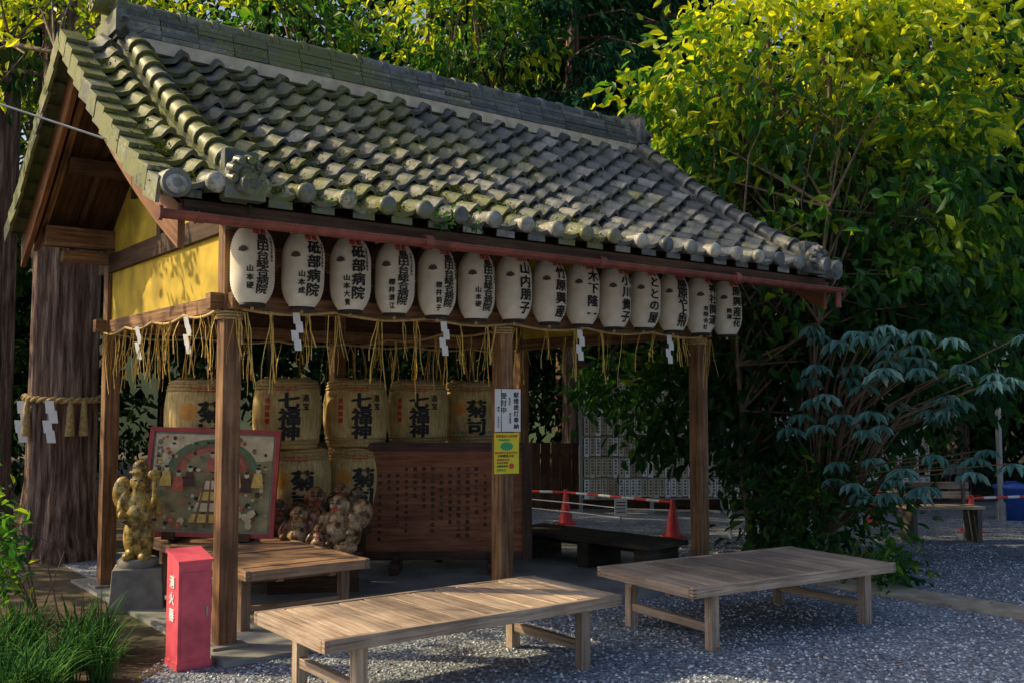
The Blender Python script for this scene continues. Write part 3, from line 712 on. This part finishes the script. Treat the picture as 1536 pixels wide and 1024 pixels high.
# ------------------------------------------------------------- big-array foliage
class BM:
    def __init__(s): s.V=[];s.F=[];s.Mi=[];s.Ti=[];s.n=0
    def quads(s,V,F,mi,t):
        s.V.append(V); s.F.append(F+s.n); s.Mi.append(np.full(len(F),mi)); s.Ti.append(t if hasattr(t,'__len__') else np.full(len(V),t)); s.n+=len(V)
    def tube(s,pts,r,mi=0,seg=7):
        m=MB(); m.tube(pts,r,'bark',seg); s.quads(np.array(m.v),np.array(m.f),mi,.5)
    def leaves(s,c,d,size,width,tint,rng,mi=1,upv=(0,0,1),fold=.12,droop=.15,upn=.7):
        n=len(c)
        if n==0: return
        d=d/np.linalg.norm(d,axis=1,keepdims=True); up=np.array(upv)+rng.normal(0,upn,(n,3)); side=np.cross(d,up); side/=np.linalg.norm(side,axis=1,keepdims=True)+1e-9; nn=np.cross(side,d)
        sz=size[:,None]; P=np.empty((n,6,3))
        P[:,0]=c; P[:,3]=c+d*sz-nn*sz*droop
        for k,(l,w,sg) in zip((1,2,4,5),((.32,1,1),(.7,.75,1),(.7,.75,-1),(.32,1,-1))):
            P[:,k]=c+d*sz*l+side*sz*width*.5*w*sg+nn*sz*(fold-droop*l*.6)
        b=np.arange(n)[:,None]*6; F=np.concatenate([b+np.array([0,3,2,1]),b+np.array([0,5,4,3])])
        s.quads(P.reshape(-1,3),F,mi,np.repeat(np.clip(tint,0,1),6))
    def done(s,name,mats,smooth=False):
        V=np.concatenate(s.V).astype(np.float32);F=np.concatenate(s.F).astype(np.int32);Mi=np.concatenate(s.Mi).astype(np.int32);Ti=np.concatenate(s.Ti).astype(np.float32)
        me=bpy.data.meshes.new(name); me.vertices.add(len(V)); me.vertices.foreach_set('co',V.ravel()); me.loops.add(F.size); me.loops.foreach_set('vertex_index',F.ravel())
        me.polygons.add(len(F)); me.polygons.foreach_set('loop_start',np.arange(0,F.size,4,dtype=np.int32)); me.polygons.foreach_set('loop_total',np.full(len(F),4,dtype=np.int32))
        for k in mats: me.materials.append(M[k])
        me.polygons.foreach_set('material_index',Mi); me.polygons.foreach_set('use_smooth',Mi==0)
        a=me.attributes.new('tint','FLOAT','POINT'); a.data.foreach_set('value',Ti); me.update(calc_edges=True)
        o=bpy.data.objects.new(name,me); S.collection.objects.link(o); return o
Binv=np.array(B.inverted())
def inside_pav(P):
    q=P@Binv[:3,:3].T+Binv[:3,3]
    return (q[:,0]>-1.0)&(q[:,0]<5.5)&(q[:,1]>-1.3)&(q[:,1]<3.3)&(q[:,2]<4.9)
def crown(bm,blobs,per,leafsz,width,seed,crad=.35,outward=.6,droopz=-.5,mi=1,tb=(.2,.8),branch_from=None,br_r=.03,nbr=.35,zt=None):
    rng=np.random.default_rng(seed)
    for (cx,cy,cz,rx,ry,rz,ncl) in blobs:
        C=np.array([cx,cy,cz]);R=np.array([rx,ry,rz])
        u=rng.normal(size=(ncl,3)); u/=np.linalg.norm(u,axis=1,keepdims=True); u*=rng.uniform(.35,1.05,(ncl,1))**.6
        cc=C+u*R
        tcl=rng.uniform(tb[0],tb[1],ncl)
        c=np.repeat(cc,per,0)+rng.normal(0,crad,(ncl*per,3))*np.array([1,1,.65]); uu=np.repeat(u,per,0)
        d=uu*outward+rng.normal(0,.5,c.shape)+np.array([0,0,droopz])
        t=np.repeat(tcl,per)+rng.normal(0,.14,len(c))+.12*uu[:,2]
        if zt is not None: t=t+(c[:,2]-zt[0])*zt[1]  # higher leaves painted yellower, lower ones darker, to stand in for sunlit crowns
        keep=~inside_pav(c)&(c[:,2]>.05)
        bm.leaves(c[keep],d[keep],leafsz*rng.uniform(.6,1.25,keep.sum()),width,t[keep],rng,mi)
        if branch_from is not None:
            for q in cc[:int(ncl*nbr)]:
                if inside_pav(q[None])[0]: continue
                b0=np.array(branch_from[rng.integers(len(branch_from))]); mid=(b0+q)/2+rng.normal(0,.12,3)+np.array([0,0,.15])
                bm.tube([b0,mid,q],[br_r,br_r*.6,br_r*.2],0,5)
bm=BM(); rng=np.random.default_rng(4); stems=[]
for (bx,by,tx,ty,tz,r) in((2.6,10.7,1.7,10.9,3.6,.055),(2.75,10.8,2.6,11.4,5.4,.07),(2.95,10.6,3.6,11.2,5.6,.065),(2.85,10.4,3.3,10.0,3.6,.045),(3.05,10.7,4.6,10.9,4.0,.05),(2.5,10.5,2.2,10.2,3.0,.04),(2.9,10.9,3.0,11.8,6.2,.07)):
    pts=[np.array([bx,by,-.05])]
    for k in range(1,7):
        t=k/6; pts.append(np.array([bx+(tx-bx)*t**1.3,by+(ty-by)*t,tz*t])+rng.normal(0,.05,3))
    bm.tube(pts,[r*(1-.75*k/6) for k in range(7)],0,8); stems+=pts[2:]
bl=[(3.2,11.6,5.2,1.8,1.4,1.6,120),(2.2,11.9,4.3,1.0,1.0,1.2,52),(4.3,11.0,3.8,1.3,1.2,1.6,72),(2.9,11.0,3.0,1.5,.9,1.2,60),(2.9,10.8,1.5,1.1,.7,.9,46),(4.2,10.8,2.0,1.0,.8,.9,34),(5.3,11.6,3.6,1.2,1.0,2.0,58),(2.1,10.9,2.2,.7,.5,.7,24),(1.75,11.6,1.5,.45,.3,.5,12),(1.2,12.6,1.9,.5,.3,.5,8),(4.8,12,5.6,1.6,1.2,1.4,60)]
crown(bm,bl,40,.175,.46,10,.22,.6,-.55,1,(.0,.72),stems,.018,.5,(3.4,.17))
bm.done('broadleaf_tree',['bark2','leafA'])
bm=BM(); rng=np.random.default_rng(9)
for i in range(95):
    cx,cy,cz=rng.normal(3.5,.60),rng.normal(9.55,.35),rng.uniform(.7,2.35)
    if inside_pav(np.array([[cx,cy,cz]]))[0]: continue
    bm.tube([(3.1,10.2,.2),((3.1+cx)/2,(10.2+cy)/2,cz*.7+.2),(cx,cy,cz)],[.015,.01,.005],0,5)
    n=9; az=np.linspace(0,2*np.pi,n,endpoint=False)+rng.uniform(0,6); d=np.stack([np.cos(az),np.sin(az),np.full(n,-.35)],1)
    bm.leaves(np.tile([cx,cy,cz],(n,1)),d,rng.uniform(.12,.21,n),.36,rng.uniform(.3,1,n)*rng.uniform(.3,1),rng,1,upn=.15,droop=.35)
bm.done('glossy_shrub',['bark2','leafD'])
bm=BM()
crown(bm,[(2.9,8.9,.16,.55,.3,.16,26),(2.4,9.3,.25,.35,.3,.25,12)],26,.10,.4,13,.12,.7,.15,1,(.1,.5),[(2.9,8.9,0)],.006,.6)
crown(bm,[(2.9,10.1,.5,.9,.5,.5,50)],34,.12,.42,14,.2,.7,-.3,1,(.0,.45),[(2.8,10.3,.1)],.01,.4)
bm.done('low_shrub',['bark2','leafA'])
bm=BM(); rng=np.random.default_rng(21); bl=[]
for i in range(46):
    x=rng.uniform(-19,24); y=rng.uniform(18,27); h=rng.uniform(9,15)
    bm.tube([(x,y,0),(x+rng.normal(0,.2),y,h*.5),(x+rng.normal(0,.5),y,h)],[.2,.14,.05],0,7)
    for k in range(4): bl.append((x+rng.normal(0,1.3),y+rng.normal(0,1),rng.uniform(.1,1)*h,rng.uniform(1.4,2.4),1.5,rng.uniform(1.1,2.0),27))
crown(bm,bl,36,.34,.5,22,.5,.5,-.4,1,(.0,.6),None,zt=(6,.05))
bm.done('forest_trees',['bark2','leafB'])
for sd,(x,y,h,w_) in enumerate(((-3.6,14.6,8.4,1.9),(-6.8,14.2,8.4,1.9),(-.7,15.6,8.8,1.3))):
    bm=BM(); tr=[(x,y,0),(x+.1,y,h*.35),(x-.1,y,h*.62),(x,y,h*.95)]
    bm.tube(tr,[.16,.12,.09,.03],0,9)
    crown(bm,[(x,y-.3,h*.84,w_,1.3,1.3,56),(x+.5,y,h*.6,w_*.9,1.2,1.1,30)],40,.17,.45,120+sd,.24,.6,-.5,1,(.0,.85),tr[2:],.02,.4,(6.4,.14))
    bm.done('broadleaf_tree',['bark2','leafA'])
bm=BM(); bl=[(-1.5+x*1.35,16.8+rng.uniform(-.5,.8),rng.uniform(.5,2.6),1.1,.8,1.0,14) for x in range(-6,14)]
crown(bm,bl,50,.17,.45,23,.3,.5,-.4,1,(.0,.7),None)
bm.done('hedge_undergrowth',['bark2','leafB'])
def cedar(name,x,y,h,r0,seed,zmin=3,dens=1.0):
    bm=BM(); rng=np.random.default_rng(seed)
    bm.tube([(x,y,-.1),(x,y,h*.5),(x,y,h)],[r0,r0*.7,.04],0,14)
    for z in np.arange(zmin,h,.38/dens):
        L=(1-(z-zmin)/(h-zmin+1))*2.3+.5
        for a in rng.uniform(0,2*np.pi,5):
            e=np.array([x+math.cos(a)*L,y+math.sin(a)*L,z-.35*L*.6]); m_=np.array([x+math.cos(a)*L*.5,y+math.sin(a)*L*.5,z+.05])
            bm.tube([(x,y,z),m_,e],[.035,.02,.008],0,4)
            n=64; t=rng.uniform(.2,1,n)[:,None]; b=np.array([x,y,z]); c=(1-t)**2*b+2*t*(1-t)*m_+t*t*e+rng.normal(0,.13,(n,3))*np.array([1,1,.6])
            d=np.array([math.cos(a)*.5,math.sin(a)*.5,-.6])+rng.normal(0,.35,(n,3))
            bm.leaves(c,d,rng.uniform(.18,.36,n),.22,rng.uniform(.1,.8,n),rng,1)
    return bm.done(name,['bark','leafC'])
cedar('cedar_tree',1.0,16.2,12,.2,31,3.2,1.2); cedar('cedar_tree',2.9,18,13,.25,32,4); cedar('cedar_tree',7.5,17,12,.25,33,4); cedar('cedar_tree',-1.6,19.5,13,.25,34,4)
bm=BM(); pts=[(-4.72,10.5,-.1),(-4.72,10.5,.25),(-4.72,10.5,.8),(-4.71,10.5,3),(-4.68,10.5,6),(-4.6,10.5,12)]
seg=60; rng=np.random.default_rng(3); V=[];F=[]; ph=rng.uniform(0,6,6)
rs=[.46,.38,.335,.32,.29,.2]
for (p,r) in zip(pts,rs):
    for j in range(seg):
        a=2*math.pi*j/seg; q=r*(1+.05*math.sin(5*a+ph[0])+.03*math.sin(9*a+ph[1])+.03*math.sin(17*a)); V.append((p[0]+q*math.cos(a),p[1]+q*math.sin(a),p[2]))
for i in range(len(pts)-1):
    for j in range(seg): F.append((i*seg+j,i*seg+(j+1)%seg,(i+1)*seg+(j+1)%seg,(i+1)*seg+j))
bm.quads(np.array(V),np.array(F),0,.5)
crown(bm,[(-4.9,10.3,8.6,1.8,1.8,1.3,36),(-5.6,10.2,5.6,.9,.9,.9,14)],44,.20,.42,41,.34,.5,-.5,1,(.2,.9),[(-4.66,10.5,6),(-4.66,10.5,5)],.03,.3)
bm.done('sacred_cedar_tree',['bark','leafB'])
bm=BM(); V2=np.array(V)*np.array([1,1,1])+np.array([-1.5,1.2,0]); bm.quads(V2,np.array(F),0,.5)
crown(bm,[(-6.2,11.7,7.5,1.6,1.6,1.4,36)],40,.2,.42,43,.34,.5,-.5,1,(.1,.8),[(-6.2,11.7,6)],.03,.3); bm.done('cedar_tree',['bark','leafB'])
mb=MB(); 
for k in range(2):
    P=[]
    for i in range(97):
        a=2*math.pi*i/96; tw=i*.9+k*math.pi; P.append((-4.72+(.36+.016*math.cos(tw))*math.cos(a),10.5+(.36+.016*math.cos(tw))*math.sin(a),1.66+.018*math.sin(tw)-.03*math.cos(a+1)))
    mb.tube(P,.022,'rope',6)
for a,kk in((-1.45,0),(-.95,1),(-2.5,0),(-2.15,1),(-.6,1)):
    p=(-4.72+.39*math.cos(a),10.5+.39*math.sin(a),1.63)
    if kk: mb.lathe([(.012,0),(.03,-.06),(.045,-.3),(.05,-.36)],'rope',12,Matrix.Translation(p))
    else:
        m_=Matrix.Translation(p)@Matrix.Scale(1.5,4); vs=[];fs=[];z=0;x=0
        for i in range(4):
            o=len(vs); vs+=[(x-.03,-.01-.003*i,z),(x+.03,-.01-.003*i,z),(x+.045,-.02,z-.085),(x-.015,-.02,z-.085)]; fs.append((o,o+1,o+2,o+3)); x+=(.024 if i%2==0 else -.034); z-=.066
        mb.add(vs,fs,'white',None,False,m_)
mb.done('sacred_rope')
bm=BM()
bm.tube([(-5.2,9,5.2),(-4.2,8.2,4.6),(-3.2,7.4,4.2),(-2.7,7.2,4.35)],[.035,.025,.015,.006],0,6)
crown(bm,[(-3.9,8.6,5.1,.9,.6,.5,26),(-4.3,7.9,4.2,.5,.4,.4,9)],40,.11,.45,52,.2,.5,-.4,1,(.5,1),[(-4.2,8.2,4.6),(-3.6,7.7,4.4)],.012,.5)
bm.done('overhanging_branch',['bark2','leafA'])
bm=BM()
for i,(x,y,h) in enumerate(((-10,9.8,7.5),(-11,13.5,10),(-9,16.5,10))):  # trees added mostly out of view at left to block and dapple the sun
    bm.tube([(x,y,0),(x+.2,y,h*.5),(x,y,h)],[.25,.18,.06],0,8)
    crown(bm,[(x,y,h*.8,2.0,2.0,1.7,20),(x,y,h*.45,1.9,1.9,1.5,20),(x,y,1.2,1.8,1.8,1.2,20)],38,.26,.45,60+i,.40,.5,-.4,1,(.0,.8))
bm.done('shade_trees',['bark2','leafB'])
bm=BM()
crown(bm,[(-3.15,6.9,.55,.42,.35,.35,26),(-3.6,7.6,.8,.5,.4,.5,26)],34,.095,.42,71,.14,.7,-.2,1,(.0,.6),[(-3.1,7.0,.0),(-3.5,7.5,0)],.008,.6)
bm.done('leafy_bush',['bark2','leafA'])
bm=BM(); rng=np.random.default_rng(77); n=3000
base=np.zeros((n,3))
tuft=np.stack([rng.uniform(-3.5,-2.35,28),rng.uniform(5.2,6.6,28)],1); ti=rng.integers(0,28,n); base[:,:2]=tuft[ti]+rng.normal(0,.035,(n,2))
az=rng.uniform(0,6.28,n); L=rng.uniform(.22,.5,n); lean=rng.uniform(.3,1.1,n); dv=np.stack([np.cos(az),np.sin(az)],1); sd=np.stack([-np.sin(az),np.cos(az),0*az],1)
P=np.empty((n,8,3))
for k,t in enumerate((0,.4,.75,1)):
    c=base.copy(); c[:,:2]+=dv*(L*lean*t**1.6)[:,None]*.8; c[:,2]+=L*(t-.45*lean*t**2.4)
    w=(.005*(1-t)**.6+.0006)
    P[:,2*k]=c-sd*w; P[:,2*k+1]=c+sd*w
b=np.arange(n)[:,None]*8; F=np.concatenate([b+np.array([2*k,2*k+1,2*k+3,2*k+2]) for k in range(3)])
bm.quads(P.reshape(-1,3),F,1,np.repeat(rng.uniform(0,1,n),8)); bm.done('grass_clump',['bark2','grass'])
bm=BM(); rng=np.random.default_rng(88)
def roofpt(u,v,h): p=B@rp(u,v,h); return np.array(p)
for (u,v,n,s_) in((1.05,EV-.02,26,.065),(1.25,EV-.03,20,.06),(-.25,EV-.03,12,.05),(.15,EV-.03,8,.045),(-.5,.1,8,.05)):
    c=roofpt(u,v,.06); cc=c+rng.normal(0,.045,(n,3)); d=rng.normal(0,.7,(n,3))+np.array([.1,-.2,-.3]); bm.leaves(cc,d,rng.uniform(.5,1.3,n)*s_,.3,rng.uniform(.2,.6,n),rng,1)
for k in range(170):
    c_=rng.integers(0,14); u=U0+TW*(c_+rng.uniform(.15,.55)); v=EV+abs(rng.normal(0,.65)); n=90; c=roofpt(u,min(v,1.1),.045); cc=c+rng.normal(0,.035,(n,3))*np.array([1.4,1.4,.35]); bm.leaves(cc,rng.normal(0,1,(n,3))+np.array([0,0,.8]),rng.uniform(.010,.020,n),.7,rng.uniform(0,1)*.6+rng.uniform(0,.4,n),rng,3)
n=1300; q=np.array([roofpt(rng.uniform(-.6,5.1),rng.uniform(EV,1.1),rng.uniform(.04,.075)) for _ in range(n)]); d=rng.normal(0,1,(n,3))*np.array([1,1,.3]); bm.leaves(q,d,rng.uniform(.02,.05,n),.5,rng.uniform(0,1,n),rng,2,upn=.3)
bm.done('roof_moss_and_litter',['bark2','leafA','dry','moss'])
bm=BM(); n=420; rng=np.random.default_rng(99); q=np.stack([rng.uniform(-3,5,n),rng.uniform(4.5,12,n),rng.uniform(.014,.035,n)],1); bm.leaves(q,rng.normal(0,1,(n,3))*np.array([1,1,.15]),rng.uniform(.02,.05,n),.5,rng.uniform(0,1,n),rng,1,upn=.25); bm.done('fallen_leaves',['bark2','dry'])

# ------------------------------------------------------------- ground
def gravelmat():
    m,nt,b=nmat('gravel'); co=geoco(nt)
    v=N(nt,'ShaderNodeTexVoronoi'); v.inputs['Scale'].default_value=42; nt.links.new(co,v.inputs['Vector'])
    sx=N(nt,'ShaderNodeSeparateColor'); nt.links.new(v.outputs['Color'],sx.inputs[0])
    r=ramp(nt,[(0,(.20,.24,.31)),(.5,(.46,.53,.62)),(1,(.76,.81,.86))],sx.outputs[0])
    d=ramp(nt,[(.1,(1,1,1)),(.55,(.4,.4,.43))],v.outputs['Distance'])
    c=mixc(nt,1,r.outputs[0],d.outputs[0],'MULTIPLY'); f=noise(nt,co,.8,5); r2=ramp(nt,[(.3,(.65,.65,.68)),(.7,(1.15,1.13,1.1))],f); c=mixc(nt,1,c,r2.outputs[0],'MULTIPLY')
    nt.links.new(c,b.inputs['Base Color']); b.inputs['Roughness'].default_value=.8
    iv=N(nt,'ShaderNodeMath',operation='SUBTRACT'); iv.inputs[0].default_value=1; nt.links.new(v.outputs['Distance'],iv.inputs[1]); bump(nt,b,iv.outputs[0],1,.012); return m
M['gravel']=gravelmat()
M['soil']=simple('soil',(.08,.06,.035),.95,.4,5,0,.6)
mb=MB(); mb.add([(-100,-60,0),(100,-60,0),(100,140,0),(-100,140,0)],[(0,1,2,3)],'gravel'); mb.done('ground')
mb=MB()
def sheet(pts,z,k,th=0):
    n=len(pts); mb.add([(p[0],p[1],z) for p in pts],[tuple(range(n))],k)
    if th: mb.add([(p[0],p[1],z) for p in pts]+[(p[0],p[1],z-th) for p in pts],[(i,n+i,n+(i+1)%n,(i+1)%n) for i in range(n)],k)
sheet([(-9,3),(-2.55,3.2),(-2.15,5.6),(-2.1,6.5),(-2.9,8.0),(-4.6,10.2),(-3.2,13),(-1,15),(8,16.5),(26,17),(26,60),(-30,60),(-30,3)],.004,'soil'); mb.done('soil_ground')
mb=MB(); a=[B@Vector(p) for p in((-.16,-.42,0),(5.0,-.42,0),(5.0,3.2,0),(-.16,3.2,0))]; sheet(a,.03,'conc',.04); mb.done('concrete_floor')
mb=MB()
for i in range(9):
    a=B@T(5.05,-.30-.62*i,0); P=[a@Vector(p) for p in((0,0,0),(.42,0,0),(.42,-.61,0),(0,-.61,0))]; sheet([(p.x,p.y) for p in P][::-1],.022,'path',.03)
mb.done('stone_path')
rng=np.random.default_rng(5); n=30000
px=rng.uniform(-2.6,5.2,n); py=4.3+8*rng.uniform(0,1,n)**1.6
q=np.stack([px,py,np.zeros(n)],1)@Binv[:3,:3].T+Binv[:3,3]; keep=~((q[:,0]>-.35)&(q[:,0]<5.05)&(q[:,1]>-.45)&(q[:,1]<3.2))&~((q[:,0]>5.0)&(q[:,0]<5.5)&(q[:,1]<.2)&(q[:,1]>-6))&~((px<-2.2)&(py>4)); px,py=px[keep],py[keep]; n=len(px)
oct_=np.array([(1,0,0),(0,1,0),(-1,0,0),(0,-1,0),(0,0,1.)]); sz=rng.uniform(.006,.015,n); az=rng.uniform(0,6.28,n); P=np.empty((n,5,3))
for k in range(5):
    o=oct_[k]*np.stack([sz*rng.uniform(.7,1.3,n),sz*rng.uniform(.7,1.3,n),sz*.8],1); P[:,k,0]=px+o[:,0]*np.cos(az)-o[:,1]*np.sin(az); P[:,k,1]=py+o[:,0]*np.sin(az)+o[:,1]*np.cos(az); P[:,k,2]=.002+o[:,2]
b=np.arange(n)[:,None]*5
me=bpy.data.meshes.new('gravel_stones'); me.from_pydata(P.reshape(-1,3).tolist(),[],np.concatenate([b+np.array(t) for t in((0,1,4),(1,2,4),(2,3,4),(3,0,4))]).tolist())
m,nt,bs=nmat('pebble'); r=ramp(nt,[(0,(.14,.18,.24)),(.6,(.42,.49,.58)),(1,(.78,.81,.85))],N(nt,'ShaderNodeNewGeometry').outputs['Random Per Island']); nt.links.new(r.outputs[0],bs.inputs['Base Color']); bs.inputs['Roughness'].default_value=.75; me.materials.append(m)
S.collection.objects.link(bpy.data.objects.new('gravel_stones',me))
vs=[];fs=[]; nx,ny=40,8
for j in range(ny):
    for i in range(nx):
        x=-60+120*i/(nx-1); y=30+j*5; vs.append((x,y+3*math.sin(i*.5),.02+ (j/(ny-1))**.7*11+1.2*math.sin(i*.9+j)*min(1,j)))
for j in range(ny-1):
    for i in range(nx-1): a=j*nx+i; fs.append((a,a+1,a+nx+1,a+nx))
M['hill_backdrop']=simple('hill_forest_shade',(.02,.04,.015),.95,.6,.8,0,.8)  # dark backdrop added so gaps between trees read as forest shade
mb=MB(); mb.add(vs,fs,'hill_backdrop',None,True); mb.done('hill_backdrop')

# ------------------------------------------------------------- light
sun_dir=Vector((-.82,.12,.60)).normalized()
el=math.asin(sun_dir.z); az=math.atan2(sun_dir.x,sun_dir.y)
w=bpy.data.worlds.new("World"); S.world=w; w.use_nodes=True; nt=w.node_tree
sky=nt.nodes.new('ShaderNodeTexSky'); sky.sky_type='NISHITA'; sky.sun_disc=False; sky.sun_elevation=el; sky.sun_rotation=az; sky.dust_density=4.0
bg=nt.nodes['Background']; nt.links.new(sky.outputs[0],bg.inputs[0]); bg.inputs[1].default_value=.15
l=bpy.data.lights.new('sun','SUN'); l.energy=5; l.angle=rad(.5); l.color=(1,.80,.46); o=bpy.data.objects.new('sun',l); S.collection.objects.link(o); o.rotation_euler=(-sun_dir).to_track_quat('-Z','Y').to_euler(); o.location=(-20,10,20)
S.view_settings.view_transform='Standard'; S.view_settings.look='None'; S.view_settings.exposure=0
cam=bpy.data.cameras.new('camera'); cam.lens=35.1; cam.sensor_width=36; cam.clip_end=500; co=bpy.data.objects.new('camera',cam); co.location=(0,0,1.6); co.rotation_euler=(rad(93.55),0,0); S.collection.objects.link(co); S.camera=co
